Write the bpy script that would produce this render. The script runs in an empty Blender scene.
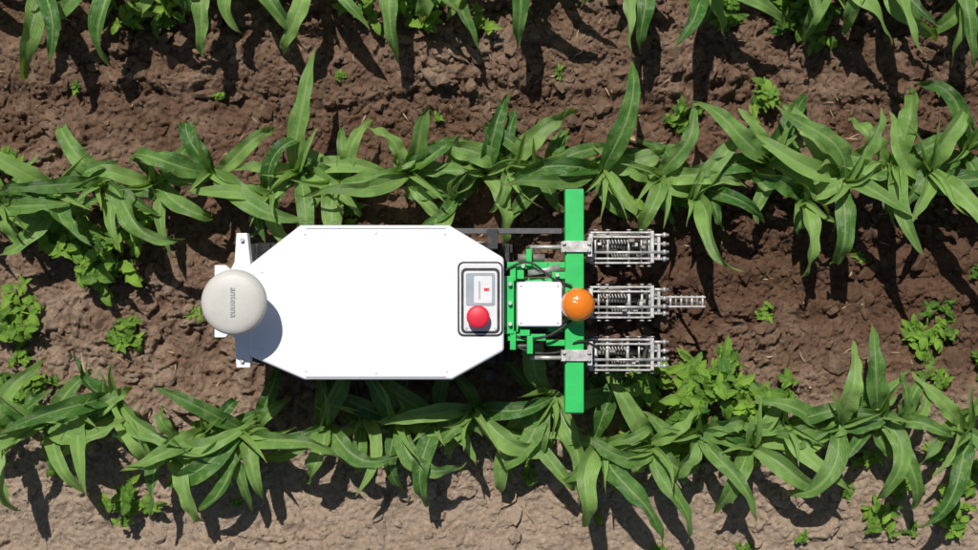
import bpy, bmesh, math, random
import numpy as np
from mathutils import Vector, Matrix, Euler
random.seed(7); rng=np.random.default_rng(7)
scene=bpy.context.scene
H=4.5; S=3.13/978
def W(px,py,h=0.0):
    k=(H-h)/H
    return ((px-489)*S*k, -(py-275)*S*k)

# ------------------------------------------------ light / camera
cam=bpy.data.cameras.new("camera"); co=bpy.data.objects.new("camera",cam); scene.collection.objects.link(co)
co.location=(0,0,H); co.rotation_euler=(0,0,0)
cam.sensor_width=36; cam.lens=36*H/3.13; cam.clip_end=2000; cam.clip_start=0.05
scene.camera=co
EL=math.radians(58); sdx,sdy=-0.30,1.0
n=math.hypot(sdx,sdy); sdx/=n; sdy/=n
sd=Vector((sdx*math.cos(EL),sdy*math.cos(EL),math.sin(EL)))
sun=bpy.data.lights.new("sun",'SUN'); sun.energy=5.0; sun.angle=math.radians(0.5); sun.color=(1,0.965,0.905)
so=bpy.data.objects.new("sun",sun); scene.collection.objects.link(so)
so.rotation_euler=sd.to_track_quat('Z','Y').to_euler(); so.location=(0,0,8)
w=bpy.data.worlds.new("World"); scene.world=w; w.use_nodes=True
nt=w.node_tree; bg=nt.nodes["Background"]
sky=nt.nodes.new("ShaderNodeTexSky"); sky.sky_type='NISHITA'; sky.sun_disc=False
sky.sun_elevation=EL; sky.sun_rotation=math.atan2(sdx,sdy)
nt.links.new(sky.outputs[0],bg.inputs[0]); bg.inputs[1].default_value=0.065
scene.view_settings.view_transform='Standard'; scene.view_settings.look='None'; scene.view_settings.exposure=0

# ------------------------------------------------ materials
def newmat(name):
    m=bpy.data.materials.new(name); m.use_nodes=True
    return m,m.node_tree,m.node_tree.nodes["Principled BSDF"]
def N(nt,t,**k):
    x=nt.nodes.new(t)
    for a,b in k.items(): setattr(x,a,b)
    return x
def paint(name,col,rough=0.4,metal=0.0,var=0.12,scale=18,bump=0.0,dirt=0.0,dirtcol=(0.2,0.14,0.1),coat=0.0):
    m,nt,p=newmat(name); L=nt.links
    tc=N(nt,"ShaderNodeTexCoord")
    no=N(nt,"ShaderNodeTexNoise"); no.inputs["Scale"].default_value=scale; no.inputs["Detail"].default_value=6
    L.new(tc.outputs["Object"],no.inputs["Vector"])
    r=N(nt,"ShaderNodeValToRGB")
    r.color_ramp.elements[0].position=0.3; r.color_ramp.elements[1].position=0.7
    r.color_ramp.elements[0].color=tuple(c*(1-var) for c in col)+(1,)
    r.color_ramp.elements[1].color=tuple(min(1,c*(1+var*0.5)) for c in col)+(1,)
    L.new(no.outputs["Fac"],r.inputs[0]); out=r.outputs[0]
    if dirt>0:
        n2=N(nt,"ShaderNodeTexNoise"); n2.inputs["Scale"].default_value=scale*2.7; n2.inputs["Detail"].default_value=8; n2.inputs["Roughness"].default_value=0.7
        L.new(tc.outputs["Object"],n2.inputs["Vector"])
        r2=N(nt,"ShaderNodeValToRGB"); r2.color_ramp.elements[0].position=0.5; r2.color_ramp.elements[1].position=0.72
        r2.color_ramp.elements[0].color=(0,0,0,1); r2.color_ramp.elements[1].color=(dirt,dirt,dirt,1)
        L.new(n2.outputs["Fac"],r2.inputs[0])
        mx=N(nt,"ShaderNodeMixRGB"); L.new(r2.outputs[0],mx.inputs[0]); L.new(out,mx.inputs[1]); mx.inputs[2].default_value=dirtcol+(1,)
        out=mx.outputs[0]
    L.new(out,p.inputs["Base Color"])
    p.inputs["Metallic"].default_value=metal; p.inputs["Roughness"].default_value=rough
    p.inputs["Coat Weight"].default_value=coat
    if bump>0:
        b=N(nt,"ShaderNodeBump"); b.inputs["Strength"].default_value=bump; b.inputs["Distance"].default_value=0.002
        n3=N(nt,"ShaderNodeTexNoise"); n3.inputs["Scale"].default_value=scale*8; L.new(tc.outputs["Object"],n3.inputs["Vector"])
        L.new(n3.outputs["Fac"],b.inputs["Height"]); L.new(b.outputs[0],p.inputs["Normal"])
    return m
M_white=paint("white_paint",(0.72,0.72,0.745),0.4,var=0.06,scale=2.2,dirt=0.3,dirtcol=(0.54,0.51,0.48))
M_white2=paint("white_plastic",(0.62,0.62,0.63),0.4,var=0.06,scale=20,dirt=0.15)
M_dome=paint("antenna_plastic",(0.47,0.45,0.41),0.5,var=0.07,scale=12,dirt=0.15)
M_grey=paint("grey_plastic",(0.36,0.37,0.38),0.5,var=0.08)
M_dgrey=paint("dark_grey_plastic",(0.06,0.06,0.065),0.5,var=0.2,dirt=0.4)
M_black=paint("black_rubber",(0.018,0.018,0.02),0.65,var=0.2,dirt=0.35)
M_green=paint("green_paint",(0.018,0.46,0.095),0.42,var=0.15,scale=15,dirt=0.3,dirtcol=(0.10,0.26,0.10),coat=0.15)
M_steel=paint("galvanised_steel",(0.52,0.51,0.49),0.5,metal=0.5,var=0.4,scale=45,dirt=0.75,dirtcol=(0.24,0.18,0.14),bump=0.2)
M_steeld=paint("worn_steel",(0.28,0.26,0.235),0.55,metal=0.5,var=0.35,scale=60,dirt=0.8,bump=0.3)
M_red=paint("red_button_plastic",(0.60,0.012,0.035),0.5,var=0.05,coat=0.05)
M_label=paint("label_grey",(0.30,0.33,0.36),0.3,var=0.15)
M_ink=paint("ink_grey",(0.24,0.24,0.24),0.6,var=0.05)
M_amber,nt,p=newmat("amber_lens")
p.inputs["Base Color"].default_value=(0.90,0.235,0.01,1); p.inputs["Roughness"].default_value=0.2
p.inputs["Transmission Weight"].default_value=0.30; p.inputs["Coat Weight"].default_value=0.5
wv=N(nt,"ShaderNodeTexNoise"); wv.inputs["Scale"].default_value=60; b=N(nt,"ShaderNodeBump"); b.inputs["Strength"].default_value=0.5; b.inputs["Distance"].default_value=0.004
tc=N(nt,"ShaderNodeTexCoord"); nt.links.new(tc.outputs["Object"],wv.inputs["Vector"]); nt.links.new(wv.outputs["Fac"],b.inputs["Height"]); nt.links.new(b.outputs[0],p.inputs["Normal"])

def leafmat(name,dark,light,rib,rough=0.42,trans=0.28,ribw=0.045,tipdry=False):
    m,nt,p=newmat(name); L=nt.links
    uv=N(nt,"ShaderNodeUVMap"); sep=N(nt,"ShaderNodeSeparateXYZ"); L.new(uv.outputs[0],sep.inputs[0])
    mp=N(nt,"ShaderNodeMapping"); mp.inputs["Scale"].default_value=(22,2.6,1)
    at=N(nt,"ShaderNodeAttribute"); at.attribute_name="tint"
    oi=N(nt,"ShaderNodeObjectInfo")
    L.new(uv.outputs[0],mp.inputs[0])
    no=N(nt,"ShaderNodeTexNoise"); no.inputs["Scale"].default_value=1.0; no.inputs["Detail"].default_value=4
    L.new(mp.outputs[0],no.inputs["Vector"])
    geo=N(nt,"ShaderNodeTexCoord"); n2=N(nt,"ShaderNodeTexNoise"); n2.inputs["Scale"].default_value=18; n2.inputs["Detail"].default_value=4
    L.new(geo.outputs["Object"],n2.inputs["Vector"])
    a=N(nt,"ShaderNodeMath",operation='ADD'); L.new(no.outputs["Fac"],a.inputs[0]); L.new(n2.outputs["Fac"],a.inputs[1])
    a1=N(nt,"ShaderNodeMath",operation='MULTIPLY_ADD'); L.new(a.outputs[0],a1.inputs[0]); a1.inputs[1].default_value=1.1; a1.inputs[2].default_value=-1.15
    a3=N(nt,"ShaderNodeMath",operation='MULTIPLY_ADD'); L.new(oi.outputs["Random"],a3.inputs[0]); a3.inputs[1].default_value=0.25; L.new(a1.outputs[0],a3.inputs[2])
    a2=N(nt,"ShaderNodeMath",operation='ADD'); a2.use_clamp=True; L.new(a3.outputs[0],a2.inputs[0]); L.new(at.outputs["Fac"],a2.inputs[1])
    mx=N(nt,"ShaderNodeMixRGB"); mx.inputs[1].default_value=dark+(1,); mx.inputs[2].default_value=light+(1,); L.new(a2.outputs[0],mx.inputs[0])
    s1=N(nt,"ShaderNodeMath",operation='SUBTRACT'); L.new(sep.outputs[0],s1.inputs[0]); s1.inputs[1].default_value=0.5
    s2=N(nt,"ShaderNodeMath",operation='ABSOLUTE'); L.new(s1.outputs[0],s2.inputs[0])
    mr=N(nt,"ShaderNodeMapRange"); L.new(s2.outputs[0],mr.inputs[0]); mr.inputs[1].default_value=ribw*0.4; mr.inputs[2].default_value=ribw*1.2; mr.inputs[3].default_value=0.6; mr.inputs[4].default_value=0
    m2=N(nt,"ShaderNodeMixRGB"); L.new(mr.outputs[0],m2.inputs[0]); L.new(mx.outputs[0],m2.inputs[1]); m2.inputs[2].default_value=rib+(1,)
    n5=N(nt,"ShaderNodeTexNoise"); n5.inputs["Scale"].default_value=60; n5.inputs["Detail"].default_value=5; L.new(geo.outputs["Object"],n5.inputs["Vector"])
    m5=N(nt,"ShaderNodeMapRange"); L.new(n5.outputs["Fac"],m5.inputs[0]); m5.inputs[1].default_value=0.54; m5.inputs[2].default_value=0.75; m5.inputs[3].default_value=0; m5.inputs[4].default_value=0.6
    m6=N(nt,"ShaderNodeMixRGB"); L.new(m5.outputs[0],m6.inputs[0]); L.new(m2.outputs[0],m6.inputs[1]); m6.inputs[2].default_value=(0.30,0.37,0.15,1)
    outc=m6.outputs[0]
    if tipdry:
        ta=N(nt,"ShaderNodeMath",operation='MULTIPLY_ADD'); L.new(no.outputs["Fac"],ta.inputs[0]); ta.inputs[1].default_value=0.22; L.new(sep.outputs[1],ta.inputs[2])
        tm=N(nt,"ShaderNodeMapRange"); L.new(ta.outputs[0],tm.inputs[0]); tm.inputs[1].default_value=0.99; tm.inputs[2].default_value=1.12; tm.inputs[3].default_value=0; tm.inputs[4].default_value=0.75
        m7=N(nt,"ShaderNodeMixRGB"); L.new(tm.outputs[0],m7.inputs[0]); L.new(outc,m7.inputs[1]); m7.inputs[2].default_value=(0.38,0.34,0.13,1); outc=m7.outputs[0]
    L.new(outc,p.inputs["Base Color"]); p.inputs["Roughness"].default_value=rough
    p.inputs["Specular IOR Level"].default_value=0.5
    sn=N(nt,"ShaderNodeMath",operation='MULTIPLY'); L.new(sep.outputs[0],sn.inputs[0]); sn.inputs[1].default_value=110
    si=N(nt,"ShaderNodeMath",operation='SINE'); L.new(sn.outputs[0],si.inputs[0])
    ad=N(nt,"ShaderNodeMath",operation='MULTIPLY_ADD'); L.new(si.outputs[0],ad.inputs[0]); ad.inputs[1].default_value=0.25; L.new(no.outputs["Fac"],ad.inputs[2])
    ad2=N(nt,"ShaderNodeMath",operation='MULTIPLY_ADD'); L.new(n5.outputs["Fac"],ad2.inputs[0]); ad2.inputs[1].default_value=1.2; L.new(ad.outputs[0],ad2.inputs[2])
    b=N(nt,"ShaderNodeBump"); b.inputs["Strength"].default_value=0.6; b.inputs["Distance"].default_value=0.005; L.new(ad2.outputs[0],b.inputs["Height"]); L.new(b.outputs[0],p.inputs["Normal"])
    tr=N(nt,"ShaderNodeBsdfTranslucent"); g=N(nt,"ShaderNodeMixRGB",blend_type='MULTIPLY'); g.inputs[0].default_value=1; L.new(outc,g.inputs[1]); g.inputs[2].default_value=(1.7,1.5,0.55,1)
    L.new(g.outputs[0],tr.inputs[0])
    ms=N(nt,"ShaderNodeMixShader"); ms.inputs[0].default_value=trans
    L.new(p.outputs[0],ms.inputs[1]); L.new(tr.outputs[0],ms.inputs[2])
    L.new(ms.outputs[0],nt.nodes["Material Output"].inputs[0])
    return m
M_corn=leafmat("corn_leaf",(0.052,0.150,0.024),(0.250,0.420,0.105),(0.35,0.48,0.20),rough=0.40,tipdry=True)
M_weed=leafmat("weed_leaf",(0.060,0.175,0.018),(0.27,0.47,0.055),(0.30,0.48,0.12),rough=0.55,ribw=0.03)
M_straw=paint("dry_straw",(0.36,0.27,0.16),0.8,var=0.4,scale=30)

# ------------------------------------------------ noise
_perm=rng.permutation(1024); _val=rng.random(1024)*2-1
def vn(x,y,seed=0):
    xi=np.floor(x).astype(np.int64); yi=np.floor(y).astype(np.int64)
    fx=x-xi; fy=y-yi; fx=fx*fx*fx*(fx*(fx*6-15)+10); fy=fy*fy*fy*(fy*(fy*6-15)+10)
    def h(a,b): return _val[_perm[(_perm[(a+seed*57)&1023]+b)&1023]]
    return (h(xi,yi)*(1-fx)+h(xi+1,yi)*fx)*(1-fy)+(h(xi,yi+1)*(1-fx)+h(xi+1,yi+1)*fx)*fy
def worley(x,y,seed=0):
    xi=np.floor(x).astype(np.int64); yi=np.floor(y).astype(np.int64)
    f1=np.full(x.shape,9.0); f2=np.full(x.shape,9.0); idv=np.zeros(x.shape)
    for dx in(-1,0,1):
        for dy in(-1,0,1):
            a=xi+dx; b=yi+dy
            k=_perm[(_perm[(a+seed*31)&1023]+b)&1023]
            px=a+0.5+0.45*_val[k]; py=b+0.5+0.45*_val[(k+311)&1023]
            d=np.hypot(x-px,y-py)
            m=d<f1
            f2=np.where(m,f1,np.minimum(f2,d)); idv=np.where(m,_val[(k+77)&1023],idv); f1=np.where(m,d,f1)
    return f1,f2,idv
def ss(a,b,x):
    t=np.clip((x-a)/(b-a),0,1); return t*t*(3-2*t)

# ------------------------------------------------ ground
st=0.0042
def axis(half):
    c=np.arange(-half,half+1e-6,st); out=[];d=st;v=half
    while v<400:
        d*=1.28; v+=d; out.append(v)
    o=np.array(out); return np.concatenate([-o[::-1],c,o])
X1=axis(1.95); Y1=axis(1.2)
XX,YY=np.meshgrid(X1,Y1)
def rough_h(x,y):
    h=0.024*vn(x*2.2,y*3.1,1)+0.017*vn(x*6,y*7,2)
    wx=x+0.030*vn(x*11,y*11,8)+0.010*vn(x*42,y*42,18); wy=y+0.030*vn(x*11,y*11,9)+0.010*vn(x*42,y*42,19)
    mask=ss(-0.4,0.3,vn(x*3.5,y*4.5,4))
    f1,f2,idv=worley(wx*12,wy*14,3)
    h+=mask*0.020*(0.45+0.9*idv)*ss(0.0,0.30,f2-f1)
    f1,f2,idv=worley(wx*27,wy*30,15)
    h+=(0.4+0.6*mask)*0.014*(0.5+0.9*idv)*ss(0.0,0.28,f2-f1)
    f1,f2,idv=worley(wx*58,wy*58,5)
    h+=0.0065*(0.6+idv)*ss(0.02,0.3,f2-f1)
    h+=0.0065*vn(x*22,y*22,6)+0.005*vn(x*55,y*55,7)+0.0035*vn(x*115,y*115,10)
    return h
def profile(x,y):
    h=0*x
    for r in(1.75,1.02,0.30,-0.46,-1.22):
        h+=0.012*np.exp(-((y-r)/0.10)**2)
    strip=np.exp(-((y-(-0.02+0.02*vn(x*2,y*0,11)))/0.20)**4)*ss(0.25,0.6,x)
    h+=-0.022*strip+strip*0.010*np.sin(y*55+2*vn(x*3,y*3,12))
    yy=y+0.03*vn(x*2.5,y*0,13)+0.012*vn(x*9,y*0,14)
    h+=0.026*ss(0.56,0.60,yy)-0.016*ss(0.72,0.80,yy)
    return h
far=np.maximum(np.abs(XX)/2.5,np.abs(YY)/2.0); fade=1-ss(0.95,1.6,far)
smooth_low=1-0.40*ss(-0.55,-0.8,YY)
ZZ=(rough_h(XX,YY))*fade*smooth_low+profile(XX,YY)*(1-ss(1.2,3,far))
def gz(x,y):
    i=np.clip(np.searchsorted(X1,x),0,len(X1)-1); j=np.clip(np.searchsorted(Y1,y),0,len(Y1)-1)
    return ZZ[j,i]
def mesh_np(name,V,F,mat,smooth=True,uv=None,tint=None):
    me=bpy.data.meshes.new(name); V=np.asarray(V,dtype=np.float32); F=np.asarray(F,dtype=np.int32)
    m,k=F.shape
    me.vertices.add(len(V)); me.vertices.foreach_set("co",V.ravel())
    me.loops.add(m*k); me.loops.foreach_set("vertex_index",F.ravel())
    me.polygons.add(m); me.polygons.foreach_set("loop_start",np.arange(0,m*k,k,dtype=np.int32))
    me.polygons.foreach_set("loop_total",np.full(m,k,dtype=np.int32))
    me.polygons.foreach_set("use_smooth",np.full(m,smooth))
    me.update(calc_edges=True)
    if uv is not None:
        l=me.uv_layers.new(name="UVMap"); l.data.foreach_set("uv",np.asarray(uv,dtype=np.float32)[F.ravel()].ravel())
    if tint is not None:
        a=me.attributes.new("tint",'FLOAT','POINT'); a.data.foreach_set("value",np.asarray(tint,dtype=np.float32))
    me.materials.append(mat); return me
ny,nx=XX.shape
idx=np.arange(ny*nx).reshape(ny,nx)
F=np.stack([idx[:-1,:-1],idx[:-1,1:],idx[1:,1:],idx[1:,:-1]],-1).reshape(-1,4)

def soilmat(name):
    m,nt,p=newmat(name); L=nt.links
    tc=N(nt,"ShaderNodeTexCoord"); O=tc.outputs["Object"]
    def noise(sc,det=5,ro=0.6):
        x=N(nt,"ShaderNodeTexNoise"); x.inputs["Scale"].default_value=sc; x.inputs["Detail"].default_value=det; x.inputs["Roughness"].default_value=ro
        L.new(O,x.inputs["Vector"]); return x.outputs["Fac"]
    def mr(inp,a,b,c,d):
        x=N(nt,"ShaderNodeMapRange"); x.interpolation_type='SMOOTHSTEP'; L.new(inp,x.inputs[0])
        for i,v in enumerate((a,b,c,d)): x.inputs[i+1].default_value=v
        return x.outputs[0]
    def ma(op,a,b=None,c=None):
        x=N(nt,"ShaderNodeMath",operation=op)
        for i,v in enumerate((a,b,c)):
            if v is None: continue
            if isinstance(v,(int,float)): x.inputs[i].default_value=v
            else: L.new(v,x.inputs[i])
        return x.outputs[0]
    sep=N(nt,"ShaderNodeSeparateXYZ"); L.new(O,sep.inputs[0])
    n1=noise(2.2,4); yw=ma('MULTIPLY_ADD',ma('SUBTRACT',n1,0.5),0.35,sep.outputs[1])
    dry=ma('ADD',mr(yw,-0.62,-0.35,0.58,0.0), mr(yw,-0.3,0.2,0.46,0.16))
    dry=ma('ADD',dry,ma('MULTIPLY',mr(sep.outputs[0],-1.0,-0.4,0.12,0.0),mr(yw,0.2,0.4,1,0)))
    strip=ma('MULTIPLY',mr(sep.outputs[0],0.2,0.55,0,1),ma('MULTIPLY',mr(yw,-0.42,-0.22,0,1),mr(yw,0.18,0.32,1,0)))
    dry=ma('SUBTRACT',dry,ma('MULTIPLY',strip,0.36))
    dry=ma('ADD',dry,ma('MULTIPLY',ma('SUBTRACT',noise(9,7,0.7),0.5),1.6))
    dry=ma('ADD',dry,ma('MULTIPLY',sep.outputs[2],4.0))
    r=N(nt,"ShaderNodeValToRGB"); e=r.color_ramp.elements
    e[0].position=0.0; e[0].color=(0.130,0.073,0.046,1); e[1].position=1.0; e[1].color=(0.400,0.302,0.225,1)
    x=e.new(0.45); x.color=(0.235,0.153,0.105,1)
    L.new(dry,r.inputs[0])
    f=ma('MULTIPLY_ADD',noise(60,8,0.8),1.9,0.05)
    g=N(nt,"ShaderNodeMixRGB",blend_type='MULTIPLY'); g.inputs[0].default_value=1
    cb=N(nt,"ShaderNodeCombineXYZ"); L.new(f,cb.inputs[0]); L.new(f,cb.inputs[1]); L.new(f,cb.inputs[2])
    L.new(r.outputs[0],g.inputs[1]); L.new(cb.outputs[0],g.inputs[2])
    L.new(g.outputs[0],p.inputs["Base Color"]); p.inputs["Roughness"].default_value=0.95; p.inputs["Specular IOR Level"].default_value=0.12
    h=ma('ADD',ma('MULTIPLY',noise(70,9,0.82),1.0),ma('MULTIPLY',noise(260,4,0.7),0.4))
    b=N(nt,"ShaderNodeBump"); b.inputs["Strength"].default_value=0.9; b.inputs["Distance"].default_value=0.012; L.new(h,b.inputs["Height"]); L.new(b.outputs[0],p.inputs["Normal"])
    return m
M_soil=soilmat("soil")
me=mesh_np("ground",np.stack([XX,YY,ZZ],-1).reshape(-1,3),F,M_soil)
go=bpy.data.objects.new("ground",me); scene.collection.objects.link(go)

def clods(name,n,rfun,mat,sub,posfun,seed=3,sink=0.05):
    R=np.random.default_rng(seed)
    bm=bmesh.new(); bmesh.ops.create_icosphere(bm,subdivisions=sub,radius=1)
    base=np.array([v.co for v in bm.verts]); fc=np.array([[v.index for v in f.verts] for f in bm.faces]); bm.free()
    variants=[]
    for k in range(30):
        o=R.random(3)*50; b=base
        d=1+0.42*vn(b[:,0]*1.2+o[0],b[:,1]*1.2+o[1]+b[:,2]*1.7,k)+0.28*vn(b[:,0]*2.8+o[2],b[:,2]*3+b[:,1]*2.2,k+3)
        v=b*d[:,None]
        for _ in range(4):
            nn=R.normal(size=3); nn/=np.linalg.norm(nn); c=R.uniform(.45,.75); pr=v@nn
            v=v-np.outer(np.maximum(0,pr-c),nn)
        variants.append(v)
    Vs=[];Fs=[];off=0
    for i in range(n):
        x,y=posfun(R); r=rfun(R)
        v=variants[R.integers(30)]*np.array([1.15,R.uniform(0.6,1),R.uniform(0.45,0.8)])
        e=np.array(Euler((R.uniform(-.5,.5),R.uniform(-.5,.5),R.uniform(0,6.28))).to_matrix())
        v=(v@e.T)*r
        v=v+np.array([x,y,float(gz(x,y))+r*sink]); Vs.append(v); Fs.append(fc+off); off+=len(base)
    me=mesh_np(name,np.concatenate(Vs),np.concatenate(Fs),mat,smooth=False)
    o=bpy.data.objects.new(name,me); scene.collection.objects.link(o); return o
def pos_any(R): return R.uniform(-1.9,1.9),R.uniform(-1.15,1.15)
def pos_cl(R):
    while True:
        x,y=R.uniform(-1.9,1.9),R.uniform(-1.15,1.15)
        pr=0.3
        if 0.45<y<0.85: pr=0.9
        if x>0.3 and -0.3<y<0.25: pr=1.0
        pr*=0.3+0.7*float(vn(np.array(x*4),np.array(y*4),21)>0)
        if R.random()<pr: return x,y
clods("soil_clods",4800,lambda R:min(0.036,0.0062*math.exp(abs(R.normal(0,0.7)))),M_soil,2,pos_cl,seed=3,sink=0.0)
clods("soil_crumbs",17000,lambda R:0.0026*math.exp(abs(R.normal(0,0.5))),M_soil,1,pos_any,seed=4)

# ------------------------------------------------ plants
class MB:
    def __init__(s): s.V=[];s.F=[];s.UV=[];s.T=[];s.n=0
    def grid(s,P,UV,t):
        a,b,_=P.shape; id=np.arange(a*b).reshape(a,b)+s.n
        s.V.append(P.reshape(-1,3)); s.UV.append(UV.reshape(-1,2)); s.T.append(np.full(a*b,t))
        s.F.append(np.stack([id[:-1,:-1],id[:-1,1:],id[1:,1:],id[1:,:-1]],-1).reshape(-1,4)); s.n+=a*b
    def mesh(s,name,mat): return mesh_np(name,np.concatenate(s.V),np.concatenate(s.F),mat,True,np.concatenate(s.UV),np.concatenate(s.T))
def blade(mb,p0,L,Wd,az,el0,bend,azb,twist,cup,R,tint,n=26,shape='corn',wave=0.10,zmin=None,kink=0.0,kt=0.6):
    ts=np.linspace(0,1,n); us=np.array([-1,-.6,-.25,0,.25,.6,1.0]) if shape=='corn' else np.array([-1,-.5,0,.5,1.0])
    m=len(us); P=np.zeros((n,m,3)); UV=np.zeros((n,m,2)); p=np.array(p0,float)
    ph=R.uniform(0,6.28,4); fr=R.uniform(2.2,5.0,2); sw=R.normal(0,0.28) if shape=='corn' else 0
    for i,t in enumerate(ts):
        el=el0-bend*t**1.2-kink*ss(kt-.07,kt+.07,t); a=az+azb*t**1.4+sw*math.sin(5*t+ph[2])
        T=np.array([math.cos(el)*math.cos(a),math.cos(el)*math.sin(a),math.sin(el)])
        if i: p=p+T*L/(n-1)
        side=np.array([-math.sin(a),math.cos(a),0]); nor=np.cross(T,side)
        tw=twist*t+0.3*math.sin(4*t+ph[3])*t
        s2=side*math.cos(tw)+nor*math.sin(tw); n2=-side*math.sin(tw)+nor*math.cos(tw)
        if shape=='corn': pr=(0.45+0.55*ss(0,0.35,t))*max(0.0,1-t**2.3)
        else: pr=max(0.03,math.sin(math.pi*min(1,t**0.8))**0.75)*(1-0.25*t)*(1+0.16*math.cos(t*26))
        wv=Wd*0.5*pr+0.0006
        cp=cup*(1.25-0.8*t) if shape=='corn' else cup
        for j,u in enumerate(us):
            off=cp*abs(u)**1.2*wv
            if abs(u)>0.3: off+=wave*Wd*math.sin(fr[0 if u<0 else 1]*6.28*t+ph[0 if u<0 else 1])*(abs(u)-.25)*1.4*min(1,t*4)*(1-t*0.4)
            q=p+s2*u*wv*math.sqrt(max(.2,1-0.15*cp*cp))+n2*off
            P[i,j]=q; UV[i,j]=(0.5+0.5*u,t)
    if zmin is not None: P[:,:,2]=np.maximum(P[:,:,2],zmin)
    mb.grid(P,UV,tint); return p
def tube(mb,pts,rs,tint,k=7):
    pts=np.array(pts,float); P=np.zeros((len(pts),k+1,3)); UV=np.zeros((len(pts),k+1,2))
    for i,p in enumerate(pts):
        for j in range(k+1):
            a=6.2832*j/k; P[i,j]=p+np.array([math.cos(a),math.sin(a),0])*rs[i]; UV[i,j]=(0.25,i/len(pts)*.8)
    mb.grid(P,UV,tint)
def corn_mesh(seed,azs=None,bias=-90,size=1.0,extra=2):
    R=np.random.default_rng(seed); mb=MB()
    lx,ly=R.normal(0,0.035,2); ht=R.uniform(0.15,0.22)*size
    axis=lambda t:np.array([lx*t*t,ly*t*t,ht*t])
    tube(mb,[axis(t)+np.array([0,0,-0.02 if t==0 else 0]) for t in(0,.3,.6,.85,1)],[.012*size,.0125*size,.011*size,.009*size,.005],0.6)
    if azs is None:
        base=R.uniform(-35,35)+bias; azs=[]
        for i in range(R.integers(5,8)): azs.append(base+(180 if i%2 else 0)*(1 if R.random()<0.85 else 0.4)+R.normal(0,28))
    azs=list(azs)+[R.uniform(0,360) for _ in range(extra)]
    k=len(azs)
    for i,a in enumerate(azs):
        f=R.uniform(0.25,0.95) if i>=k-extra else 0.95-0.6*i/(max(1,k-1))
        big=1.0 if i<2 else R.uniform(.65,.95)
        if i>=k-extra: big=R.uniform(.5,.75)
        L=R.uniform(0.36,0.45)*size*big
        wd=R.uniform(0.062,0.086)*size*(0.40+0.60*big)
        el0=math.radians(R.uniform(38,72)); bend=math.radians(R.uniform(65,140))
        kk=R.uniform(0.4,1.1) if R.random()<0.3 else 0
        blade(mb,axis(f),L,wd,math.radians(a-12*np.sign(R.normal())),el0,bend,R.normal(0,0.55),R.normal(0,0.7),R.uniform(0.15,0.8),R,float(np.clip(R.normal(0.44,0.34),-.15,1)),wave=R.uniform(0.08,0.22),zmin=R.uniform(.015,.03),kink=kk,kt=R.uniform(.45,.75))
    for i in range(3):
        blade(mb,axis(0.92),R.uniform(0.14,0.26)*size,0.030*size,R.uniform(0,6.28),math.radians(R.uniform(60,82)),math.radians(R.uniform(20,90)),R.normal(0,.3),R.normal(0,1),1.2,R,0.95,n=14,wave=0.03)
    return mb.mesh("corn_plant_mesh",M_corn)
def put(name,me,x,y,rz=0,s=1,dz=0):
    o=bpy.data.objects.new(name,me); scene.collection.objects.link(o)
    o.location=(x,y,float(gz(x,y))+dz); o.rotation_euler=(0,0,rz); o.scale=(s,s,s); return o
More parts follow.
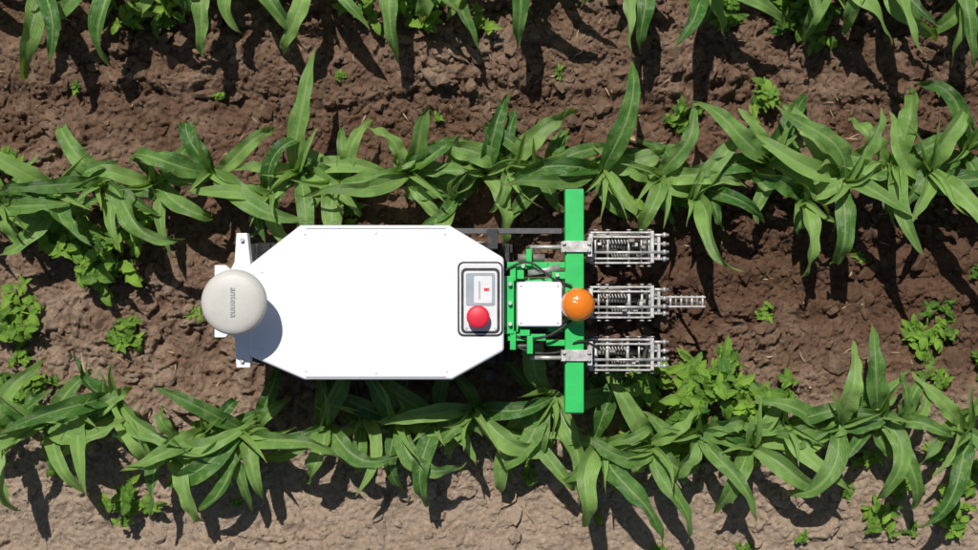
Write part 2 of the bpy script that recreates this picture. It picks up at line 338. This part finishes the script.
vis=[
 (22,205,1.0,[200,20,150,-30,100]),(78,198,1.0,[150,-50,210,60,-100]),(132,192,0.95,[170,-20,120,-80]),
 (178,180,.85,[150,-30,60,-100]),(222,178,1.0,[165,-10,100,200,15]),(262,188,.85,[190,60,-60,0]),(303,172,1.05,[88,-60,170,-110,30]),(350,180,1.0,[10,-95,150,60,-150]),
 (408,182,0.95,[180,25,-80,60,120]),(445,188,.85,[-100,150,20,70]),(480,180,0.95,[60,-70,170,10,-130]),(505,172,1.0,[40,160,-40,110]),(556,170,.9,[150,20,-120,70]),(592,160,1.08,[86,185,10,-150,-10]),
 (645,185,.95,[-95,60,0,150]),(695,182,.95,[45,-70,170,110,-10]),(748,168,1.0,[130,-20,60,200,-100]),(790,188,.9,[-95,20,170,80]),(820,170,1.1,[100,-85,150,20,-50,120]),
 (872,165,1.05,[75,-80,175,10,-45]),(908,185,1.0,[-75,60,-110,10,130]),(955,170,1.05,[30,110,-60,200,-10]),
 (12,430,.95,[190,-60,20,-100,60]),(62,428,.95,[215,-10,150,-70,50]),(102,425,.85,[-60,160,20,-120]),(140,415,1.0,[200,-15,-150,-50,160]),(185,432,.9,[20,-60,150,-110]),(225,425,.88,[200,-30,60,-90]),
 (262,425,1.05,[215,-20,-75,150,-100,10]),(325,425,.95,[-110,-40,60,190]),(362,424,.8,[-60,-130,20]),(398,420,1.0,[-70,-30,110,-110,170]),(440,410,.9,[-100,160,-30,70]),(478,410,1.0,[200,-60,30,-110]),
 (515,420,.82,[-60,-130,170]),(545,405,1.05,[100,-50,-90,180,-140,20]),(590,430,.97,[-60,-120,-10,170,60]),(640,432,.97,[-75,-140,20,110,-30]),(690,435,.92,[-100,-50,160,10]),
 (740,425,.95,[-60,-110,60,170,-10]),(775,420,.8,[40,-80,150]),(808,418,.97,[80,-70,-130,0,150]),(850,412,.97,[115,-80,-30,180,40]),(895,415,.82,[-60,170,0,70]),(945,408,1.0,[-95,-60,140,30,-130]),
 (55,-22,1.0,[-60,-110,160,20]),(100,-15,1.0,[-80,-30,-140,80]),(150,-28,.85,[-60,-100,0]),(195,-26,.95,[-70,-130,10,160]),(232,-28,.88,[-100,-30,160]),(270,-28,.95,[-60,-120,20,180]),(335,-32,.9,[-90,-40,150]),(395,-24,.95,[-70,-20,-130,80]),
 (440,-22,.95,[-110,-50,10,170]),(500,-25,1.0,[-80,-30,-140,60]),(570,-36,.85,[-60,-120,0]),(632,-22,1.0,[-80,-120,-30,150]),(700,-14,1.0,[-60,-140,10,-100]),(765,-16,1.0,[-110,-40,170,20]),
 (815,-14,1.0,[-60,-100,-150,20]),(850,-25,.85,[-100,-30,150]),(885,-20,1.0,[-70,-120,10,170]),(935,-22,1.0,[-50,-110,170,10]),(985,-20,1.0,[-110,-150,20]),
]
for i,(px,py,s,az) in enumerate(vis):
    x,y=W(px,py); x+=rng.normal(0,.004); put("corn_plant",corn_mesh(4000+i*17,az,size=s*0.90),x,y)
gen=[corn_mesh(50+i,size=.9) for i in range(10)]
for r,rows in ((1.75,0),(1.02,1),(0.30,2),(-0.47,3),(-1.28,4)):
    x=-3.6
    while x<3.6:
        x+=rng.uniform(0.14,0.21)
        if rows in(1,2,3) and abs(x)<1.62: continue
        put("corn_plant",gen[rng.integers(10)],x,r+rng.normal(0,.015),rng.choice([0,math.pi])+rng.normal(0,.4),rng.uniform(.85,1.1))

def weed_mesh(seed,rad,nl,leaf,ht):
    R=np.random.default_rng(seed); mb=MB(); leaf=leaf*0.88
    nst=max(4,int(nl/5))
    for s_ in range(nst):
        a=R.uniform(0,6.28); rr=rad*R.uniform(0.1,1)**0.7; tip=np.array([math.cos(a)*rr*0.85,math.sin(a)*rr*0.85,ht*R.uniform(0.4,1.0)*(1-0.35*rr/rad)])
        pts=[np.array([0,0,-.01])*(1-t)+tip*t+np.array([0,0,0.15*ht*math.sin(3.14*t)]) for t in np.linspace(0,1,5)]
        tube(mb,pts,[.003,.003,.0025,.002,.0015],0.7,k=5)
        tb=R.normal(.5,.25)
        for k in range(9):
            t=R.uniform(0.4,1.0) if k<5 else 1.0
            b=pts[0]*(1-t)+tip*t+np.array([0,0,0.15*ht*math.sin(3.14*t)])
            la=R.uniform(0,6.28); l=leaf*R.uniform(0.45,1.25)*(1-0.4*(t>0.95)*(k%2))
            blade(mb,b,l,l*R.uniform(.40,.66),la,math.radians(R.uniform(-10,50)),math.radians(R.uniform(10,90)),R.normal(0,.4),R.normal(0,.5),R.uniform(.1,.6),R,float(np.clip(tb+R.normal(0,.2),-.1,1)),n=10,shape='ovate',wave=.09,zmin=.008)
    return mb.mesh("weed_plant_mesh",M_weed)
weeds=[(98,245,.17,120,.066,.20),(55,215,.10,50,.060,.16),(140,225,.09,40,.05,.16),(125,333,.07,36,.045,.08),(192,313,.03,12,.03,.04),(10,310,.12,70,.050,.10),(6,385,.11,60,.05,.1),(42,385,.06,26,.04,.08),(20,350,.06,24,.04,.06),
 (132,508,.10,70,.045,.10),(685,116,.065,36,.036,.07),(758,105,.08,44,.045,.10),(768,312,.055,26,.032,.05),(930,335,.12,65,.044,.08),(935,375,.05,22,.035,.05),
 (648,390,.12,60,.068,.15),(700,380,.14,80,.070,.18),(750,392,.10,50,.066,.16),(640,430,.10,50,.060,.15),(690,425,.13,70,.066,.18),(600,395,.08,36,.05,.12),(790,388,.07,28,.045,.12),(740,440,.1,45,.06,.15),
 (903,478,.075,38,.04,.05),(877,520,.08,42,.042,.06),(950,512,.10,65,.044,.09),(868,455,.06,26,.035,.05),(972,478,.07,34,.04,.06),(800,535,.025,9,.02,.03),(528,468,.055,24,.03,.05),(745,548,.03,9,.02,.03),(935,455,.05,22,.035,.05),
 (715,20,.09,45,.055,.14),(795,22,.14,80,.056,.16),(420,8,.11,55,.055,.16),(365,2,.09,40,.05,.14),(160,0,.11,55,.05,.14),(130,12,.08,36,.045,.1),(655,548,.035,12,.025,.03),(255,215,.05,20,.04,.1),(625,190,.07,30,.05,.12),(720,195,.06,26,.04,.1),(80,88,.025,8,.022,.03),(440,115,.025,8,.02,.02),
 (12,160,.07,30,.045,.1),(955,310,.04,14,.03,.05),(350,215,.05,20,.04,.1),(480,25,.05,20,.04,.1),(680,200,.06,26,.045,.12),(945,95,.03,10,.025,.04),(340,75,.02,6,.02,.02),(205,430,.06,26,.045,.1),(865,400,.05,22,.04,.1),(980,360,.05,22,.04,.06),
 (910,530,.03,10,.025,.03),(850,492,.025,8,.025,.03),(60,470,.03,10,.028,.03),(235,505,.02,7,.02,.02),(600,520,.02,7,.02,.02),(560,75,.02,7,.02,.02),(220,95,.02,7,.02,.02),(860,255,.025,8,.025,.03),(980,270,.04,12,.03,.04)]
for i,(px,py,rad,nl,leaf,ht) in enumerate(weeds):
    x,y=W(px,py,ht*0.5); put("weed_plant",weed_mesh(300+i,rad,nl,leaf,ht),x,y)

# residue
mb=MB(); R=np.random.default_rng(5)
for i in range(420):
    x,y=pos_any(R); a=R.uniform(0,6.28); l=R.uniform(.01,.045)
    blade(mb,(x,y,float(gz(x,y))+.004),l,R.uniform(.0015,.004),a,R.uniform(-.1,.25),R.uniform(0,.4),R.normal(0,.5),R.normal(0,1),.3,R,.5,n=5,shape='s')
for px,py,L_,a,wd in [(615,136,.17,-5,.014),(622,150,.13,-12,.008),(515,490,.12,-110,.004),(525,500,.1,-75,.003),(95,380,.10,110,.006),(300,480,.1,-70,.004),(965,205,.1,-20,.01)]:
    x,y=W(px,py); blade(mb,(x,y,float(gz(x,y))+.018),L_,wd,math.radians(a),.05,.1,.1,.4,.5,R,.5,n=10)
o=bpy.data.objects.new("crop_residue",mb.mesh("crop_residue",M_straw)); scene.collection.objects.link(o)

# ------------------------------------------------ weeding robot
root=bpy.data.objects.new("weeding_robot",None); scene.collection.objects.link(root)
def add(name,me,mat,bevel=0.0,smooth=False,seg=3):
    o=bpy.data.objects.new(name,me); scene.collection.objects.link(o); o.parent=root
    if mat: me.materials.clear(); me.materials.append(mat)
    if bevel>0:
        b=o.modifiers.new("bevel",'BEVEL'); b.width=bevel; b.segments=seg; b.limit_method='ANGLE'; b.angle_limit=math.radians(40)
    if smooth or bevel>0:
        for p in me.polygons: p.use_smooth=True
        if bevel>0:
            b.harden_normals=True
    return o
def frombm(bm,name):
    me=bpy.data.meshes.new(name); bmesh.ops.recalc_face_normals(bm,faces=bm.faces[:]); bm.to_mesh(me); bm.free(); return me
def prism(name,pts,z0,z1,mat,bevel=0.0,scale0=1.0,seg=3):
    bm=bmesh.new(); cx=sum(p[0] for p in pts)/len(pts); cy=sum(p[1] for p in pts)/len(pts)
    lo=[bm.verts.new((cx+(x-cx)*scale0,cy+(y-cy)*scale0,z0)) for x,y in pts]; hi=[bm.verts.new((x,y,z1)) for x,y in pts]
    bm.faces.new(hi); bm.faces.new(lo[::-1]); k=len(pts)
    for i in range(k): bm.faces.new([lo[i],lo[(i+1)%k],hi[(i+1)%k],hi[i]])
    return add(name,frombm(bm,name),mat,bevel,seg=seg)
def pxprism(name,pp,h,z0,z1,mat,bevel=0.0,scale0=1.0,seg=3): return prism(name,[W(a,b,h) for a,b in pp],z0,z1,mat,bevel,scale0,seg)
def rr(x0,y0,x1,y1,r,k=5):
    out=[]
    for cx,cy,a0 in ((x1-r,y0+r,-90),(x1-r,y1-r,0),(x0+r,y1-r,90),(x0+r,y0+r,180)):
        for i in range(k+1):
            a=math.radians(a0+90*i/k); out.append((cx+r*math.cos(a),cy+r*math.sin(a)))
    return out
def box(name,c,size,mat,bevel=0.0015,rot=(0,0,0)):
    bm=bmesh.new(); bmesh.ops.create_cube(bm,size=1); M=Matrix.Translation(c)@Euler(rot).to_matrix().to_4x4()@Matrix.Diagonal((*size,1))
    bmesh.ops.transform(bm,matrix=M,verts=bm.verts[:]); return add(name,frombm(bm,name),mat,bevel,seg=2)
def pbox(name,x0,y0,x1,y1,z0,z1,mat,bevel=0.002):
    a=W(x0,y0,z1); b=W(x1,y1,z1); return box(name,((a[0]+b[0])/2,(a[1]+b[1])/2,(z0+z1)/2),(abs(b[0]-a[0]),abs(b[1]-a[1]),z1-z0),mat,bevel)
def cyl(name,p1,p2,r,mat,r2=None,k=20,bevel=0.0):
    p1=Vector(p1);p2=Vector(p2); d=p2-p1; bm=bmesh.new()
    bmesh.ops.create_cone(bm,cap_ends=True,segments=k,radius1=r,radius2=r if r2 is None else r2,depth=d.length)
    bmesh.ops.transform(bm,matrix=Matrix.Translation((p1+p2)/2)@d.to_track_quat('Z','Y').to_matrix().to_4x4(),verts=bm.verts[:])
    me=frombm(bm,name); o=add(name,me,mat,bevel)
    for p in me.polygons: p.use_smooth=len(p.vertices)<5
    return o
def path(name,pts,r,mat,k=8):
    cu=bpy.data.curves.new(name,'CURVE'); cu.dimensions='3D'; cu.bevel_depth=r; cu.bevel_resolution=2
    s=cu.splines.new('POLY'); s.points.add(len(pts)-1)
    for i,p in enumerate(pts): s.points[i].co=(*p,1)
    cu.materials.append(mat); o=bpy.data.objects.new(name,cu); scene.collection.objects.link(o); o.parent=root; return o
def hose(name,ctrl,r,mat):
    C=[Vector(c) for c in ctrl]; C=[C[0]]+C+[C[-1]]; pts=[]
    for i in range(1,len(C)-2):
        for t in np.linspace(0,1,8,endpoint=False):
            p0,p1,p2,p3=C[i-1:i+3]
            pts.append(0.5*((2*p1)+(p2-p0)*t+(2*p0-5*p1+4*p2-p3)*t*t+(3*p1-p0-3*p2+p3)*t**3))
    pts.append(C[-1]); return path(name,pts,r,mat)
def spring(name,p1,p2,R_,r,turns,mat):
    p1=Vector(p1);p2=Vector(p2);d=p2-p1;q=d.to_track_quat('Z','Y'); pts=[]
    for i in range(turns*10+1):
        a=i/10*6.2832; pts.append(p1+q@Vector((R_*math.cos(a),R_*math.sin(a),d.length*i/(turns*10))))
    return path(name,pts,r,mat)
def lathe(name,prof,c,mat,k=48):
    bm=bmesh.new(); rings=[]
    for r,z in prof:
        if r<1e-6: rings.append([bm.verts.new((c[0],c[1],c[2]+z))])
        else: rings.append([bm.verts.new((c[0]+r*math.cos(6.28318*i/k),c[1]+r*math.sin(6.28318*i/k),c[2]+z)) for i in range(k)])
    for a,b in zip(rings,rings[1:]):
        for i in range(k):
            j=(i+1)%k
            if len(a)==1: bm.faces.new([a[0],b[i],b[j]])
            elif len(b)==1: bm.faces.new([a[i],a[j],b[0]])
            else: bm.faces.new([a[i],a[j],b[j],b[i]])
    return add(name,frombm(bm,name),mat,0,True)

ZT=0.50
body=[(249,265),(300,225),(449,225),(504,258),(504,351),(452,380),(304,380),(249,356)]
pxprism("body_lid",body,ZT,ZT-0.055,ZT,M_white,0.009,seg=4)
inset=[(256,268),(303,230),(447,230),(498,261),(498,348),(450,375),(307,375),(256,353)]
pxprism("lid_gap",inset,ZT,ZT-0.062,ZT-0.0545,M_dgrey)
pxprism("body_shell",[(252,267),(302,227),(448,227),(502,260),(502,349),(451,378),(305,378),(252,354)],ZT,0.27,ZT-0.061,M_white,0.006,scale0=0.97)
pxprism("chassis",[(262,270),(306,236),(442,236),(494,265),(494,345),(445,369),(310,369),(262,350)],ZT,0.2,0.269,M_dgrey,0.003)
for nm,y in(("edge_strip",228.0),("edge_strip_b",376.8)):
    a=W(306,y,ZT); b=W(446,y,ZT); box(nm,((a[0]+b[0])/2,a[1],ZT+0.0012),(b[0]-a[0],0.0020,0.002),M_grey,0)
for bx,by in [(262,272),(262,349),(305,234),(306,371),(376,233),(376,373),(445,234),(447,371)]:
    x,y=W(bx,by,ZT); lathe("lid_bolt",[(0,0.0025),(0.0026,0.0022),(0.0038,0)],(x,y,ZT),M_white2,16)
for wx in(300,462):
    for wy in(258,347):
        x,y=W(wx,wy,0.14); r=0.145
        cyl("tyre",(x,y-.045,r+.0),(x,y+.045,r+.0),r,M_black,k=40,bevel=0.012)
        cyl("wheel_hub",(x,y-.05,r),(x,y+.05,r),0.07,M_white2,k=30,bevel=0.004)
        for t in range(18):
            a=t*6.2832/18; box("tread_lug",(x+math.cos(a)*(r+.003),y,r+math.sin(a)*(r+.003)),(.018,.085,.012),M_black,.002,rot=(0,-a,0))
        cyl("axle",(x,y,r),(x,y,0.23),0.02,M_dgrey)
# control panel
z=ZT
pxprism("panel_surround",rr(457.6,261.6,503,336.4,6),z,z-0.004,z+0.0015,M_black)
pxprism("panel_rim",rr(459.4,263.4,501.6,334.6,5),z,z-0.003,z+0.006,M_white2,0.002)
pxprism("panel_gasket",rr(461.2,268,499.8,333.4,5),z,z,z+0.0075,M_black)
pxprism("panel_plate",rr(463.8,271,497.2,331,3.2),z,z,z+0.0095,M_white2,0.001)
pxprism("panel_display",rr(466,273,495,305.5,2),z,z,z+0.0115,M_label,0.0008)
pxprism("panel_display_inner",rr(474,276,492,303,1.5),z,z,z+0.0125,M_white2)
pxprism("panel_slot",rr(478.5,281,480.5,299,0.5),z,z,z+0.0132,M_grey)
pxprism("panel_slot_b",rr(484,288,489,291,0.5),z,z,z+0.0132,M_red)
for bx,by in[(466.5,328),(494.5,328)]:
    x,y=W(bx,by,z); cyl("panel_screw",(x,y,z),(x,y,z+.0115),.004,M_steel)
x,y=W(478,317,ZT+.05)
cyl("button_collar",(x,y,z),(x,y,z+.016),.026,M_dgrey,bevel=.002)
cyl("button_stem",(x,y,z+.015),(x,y,z+.034),.018,M_red)
lathe("emergency_stop_button",[(0.020,0.030),(0.0305,0.034),(0.0325,0.040),(0.0305,0.046),(0.024,0.049),(0,0.050)],(x,y,z),M_red)
# rear mast & antenna
pxprism("rear_bracket",[(236,233),(247,233),(250,262),(250,342),(250,368),(236,368),(234,338),(230,334),(230,270),(234,262)],.5,.455,.495,M_white,.003)
pxprism("rear_bracket_plate",[(213,265),(224,265),(232,272),(232,330),(224,338),(213,338)],.45,.40,.43,M_white,.003)
for by in(240,361):
    x,y=W(242,by,.5); cyl("bracket_bolt",(x,y,.49),(x,y,.505),.006,M_steel,k=6)
pbox("mast_foot",222,286,250,320,.49,.51,M_white,.003)
x,y=W(236,303,.6)
cyl("antenna_mast",(x,y,.50),(x,y,.60),.022,M_white)
x,y=W(232.5,302.5,.655)
lathe("antenna_dome",[(0,-0.055),(0.070,-0.055),(0.086,-0.048),(0.0895,-0.036),(0.0905,-0.030),(0.0885,-0.0285),(0.0885,-0.0265),(0.0903,-0.025),(0.0895,-0.016),(0.083,-0.006),(0.070,-0.001),(0.04,0.002),(0,0.003)],(x,y,.655),M_dome,64)
tx=bpy.data.curves.new("antenna_lettering",'FONT'); tx.body="antenna"; tx.size=0.026; tx.extrude=0.0004; tx.align_x='CENTER'; tx.align_y='CENTER'
tx.materials.append(M_ink); to=bpy.data.objects.new("antenna_lettering",tx); scene.collection.objects.link(to); to.parent=root
to.location=(x+.003,y,.6592); to.rotation_euler=(0,0,math.radians(-90))
a=W(452,231,.40); b=W(562,233,.40)
box("side_beam",((a[0]+b[0])/2,a[1],.39),(b[0]-a[0],.016,.025),M_dgrey)
pbox("wheel_strut",487,229,498,249,.2,.42,M_black)
pbox("wheel_strut_b",486,370,493,380,.16,.30,M_black)
# green linkage frame
pbox("frame_plate",505,278,563,332,.36,.39,M_green)
pbox("frame_post_a",504,276,514,334,.33,.435,M_green)
pbox("frame_rail_top",507,262,548,269,.37,.42,M_green)
pbox("frame_rail_bottom",507,334,546,341,.37,.42,M_green)
pbox("frame_cross_a",510,262,516,281,.36,.43,M_green)
pbox("frame_cross_b",510,331,516,350,.36,.43,M_green)
pbox("frame_lug_a",526,249,532,266,.35,.44,M_green)
pbox("frame_lug_b",527,336,533,354,.35,.44,M_green)
pbox("frame_ear_a",546,262,565,268,.35,.41,M_green)
pbox("frame_ear_b",546,340,565,346,.35,.41,M_green)
pbox("frame_bracket_a",517,270,524,279,.38,.45,M_green)
pbox("frame_bracket_b",552,272,566,279,.38,.43,M_green)
pbox("frame_bracket_c",520,329,530,336,.38,.44,M_green)
pbox("inner_black_a",518,268,546,277,.36,.395,M_black)
pbox("inner_black_b",518,329,548,334,.36,.40,M_black)
x,y=W(518,258,.42); x2,_=W(545,258,.42); cyl("link_pin",(x,y,.40),(x2,y,.40),.012,M_steeld)
x,y=W(510,345,.42); x2,_=W(540,345,.42); cyl("link_pin_b",(x,y,.39),(x2,y,.39),.009,M_steeld)
for a,b in((510,284),(510,303),(510,324),(557,275),(523,266)):
    x,y=W(a,b,.44); cyl("frame_bolt",(x,y,.42),(x,y,.452),.006,M_steel,k=6)
cyl("actuator_tube",(*W(528,272,.42),.41),(*W(560,268,.42),.41),.011,M_steel)
pxprism("electronics_box",rr(517.5,282,562,326.5,3),.46,.391,.46,M_white,.004)
pxprism("electronics_box_seam",rr(516.5,281,563,327.5,3),.43,.425,.429,M_grey)
for bx,by in((521,286),(558,286),(521,323),(558,323)):
    x,y=W(bx,by,.46); cyl("box_screw",(x,y,.459),(x,y,.4615),.003,M_grey)
# toolbar
T=.43
pbox("toolbar",565,189,584,413,T-.055,T,M_green,.003)
for yy in(190.2,411.8):
    a=W(574.5,yy,T); box("toolbar_cap",(a[0],a[1]+(.0045 if yy<300 else -.0045),T-.0275),(.052,.004,.048),M_black,.001)
hose("cable",[(*W(500,325,.47),.44),(*W(520,338,.45),.42),(*W(548,336,.45),.45),(*W(572,320,.45),.44)],.004,M_black)
hose("cable_b",[(*W(502,272,.45),.43),(*W(528,262,.45),.44),(*W(552,278,.45),.44),(*W(572,286,.45),.44)],.0035,M_black)
hose("cable_c",[(*W(505,340,.4),.38),(*W(530,352,.4),.40),(*W(560,352,.4),.40),(*W(580,340,.4),.44),(*W(600,350,.4),.40)],.0035,M_black)
# beacon
x,y=W(579,305,.53)
cyl("beacon_base",(x,y,T),(x,y,T+.03),.036,M_black,bevel=.003)
lathe("beacon_lens",[(0.045,0.03),(0.0485,0.034),(0.0485,0.055),(0.046,0.078),(0.038,0.092),(0.022,0.100),(0,0.103)],(x,y,T),M_amber)
lathe("beacon_bulb",[(0,0.031),(0.012,0.032),(0.012,0.06),(0,0.066)],(x,y,T),M_white2,20)
# weeder units
def unit(cy,long=False,seed=0):
    R=random.Random(seed); s=S*(H-.36)/H
    def P(px,dy,z): 
        a=W(px,cy,.36); return (a[0],a[1]-dy*s,z)
    def B(nm,x0,x1,d0,d1,z0,z1,mat,bv=.001,tilt=0):
        a=P(x0,d0,0);b=P(x1,d1,0); box(nm,((a[0]+b[0])/2,(a[1]+b[1])/2,(z0+z1)/2),(abs(b[0]-a[0]),abs(b[1]-a[1]),z1-z0),mat,bv,rot=(0,tilt,0))
    B("toolbar_clamp",562,589,-6.5,4.5,T+.001,T+.009,M_steel); B("clamp_side",586,590.5,-10,9,T-.09,T+.004,M_steel)
    B("clamp_back",560,563.5,-6,5,T-.07,T+.006,M_steel)
    for d in(-4.5,2.5):
        for px in(562.5,587):
            q=P(px,d,T+.006); cyl("clamp_bolt",q,(q[0],q[1],q[2]+.012),.006,M_steel,k=6)
    B("unit_backplate",588,592,-14,14,.25,.40,M_steel)
    for d in(-15.5,-11,10.5,15):
        B("arm_rail",590,652,d-0.9,d+0.9,.340,.365,M_steel)
    for d in(-13.5,13.5):
        cyl("lower_arm",P(592,d,.27),P(652,d,.22),.006,M_steeld)
    for px in(597,609,628,641,651):
        q=R.uniform(-2,2)
        cyl("cross_rod",P(px+q,-17,.352),P(px+q,17,.352),R.choice([.003,.004,.0055]),M_steel)
        for d in(-17.6,17.6): cyl("rod_nut",P(px+q,d,.352),P(px+q,d*1.06,.352),.0075,M_steel,k=6)
    cyl("centre_tube",P(592,-2,.33),P(640,-2,.31),.008,M_steeld); cyl("centre_rod",P(592,4.5,.372),P(662,4.5,.372),.004,M_steel)
    spring("tension_spring",P(600,-6.5,.35),P(630,-6.5,.35),.0075,.0018,10,M_steel)
    spring("tension_spring_b",P(612,7.5,.33),P(640,7.5,.33),.006,.0015,10,M_steeld)
    for k in range(6):
        px=R.uniform(596,646); d=R.uniform(-9,7); B("bracket",px,px+R.uniform(2,6),d,d+R.uniform(1.5,4),.30,.36+R.uniform(0,.02),R.choice([M_steel,M_steeld,M_steeld]))
    B("carrier_plate",650,653.5,-17,15,.12,.375,M_steel); B("carrier_plate_b",657,660,-11,12,.14,.37,M_steel)
    for d in(-13,-4,4,11): cyl("carrier_bolt",P(649,d,.355),P(669,d,.355),.0042,M_steel); 
    for d in(-13,-4,4,11): cyl("carrier_nut",P(663,d,.355),P(666,d,.355),.0085,M_steel,k=6)
    cyl("shank",P(656,-8,.36),P(640,-8,.03),.006,M_steeld); cyl("shank_b",P(656,8,.36),P(640,8,.03),.006,M_steeld)
    for d in(-8,8):
        a=P(640,d,.02); box("hoe_blade",a,(.05,.03,.004),M_steeld,.001,rot=(0,.2,.35 if d<0 else -.35))
    cyl("gauge_wheel_axle",P(622,-9,.10),P(622,9,.10),.007,M_steeld); cyl("gauge_wheel",P(622,-3,.08),P(622,3,.08),.065,M_black,k=32,bevel=.006)
    cyl("gauge_wheel_fork",P(622,-7,.10),P(628,-7,.34),.006,M_steeld); cyl("gauge_wheel_fork_b",P(622,7,.10),P(628,7,.34),.006,M_steeld)
    if long:
        B("extension_rail",656,707,-6.2,-4.4,.31,.335,M_steel); B("extension_rail_b",656,707,3.4,5.2,.31,.335,M_steel)
        for k in range(9): cyl("extension_rung",P(661+k*5.4,-7,.33),P(661+k*5.4,6,.33),.0035,M_steeld if k%2 else M_steel)
        cyl("extension_tine",P(703,0,.32),P(690,0,.02),.005,M_steeld)
unit(248,False,1); unit(302.5,True,2); unit(355,False,3)
for yy in(247,358):
    a=W(530,yy,.41); b=W(566,yy,.41); cyl("support_rod",(*a,.40),(*b,.40),.006,M_steel)
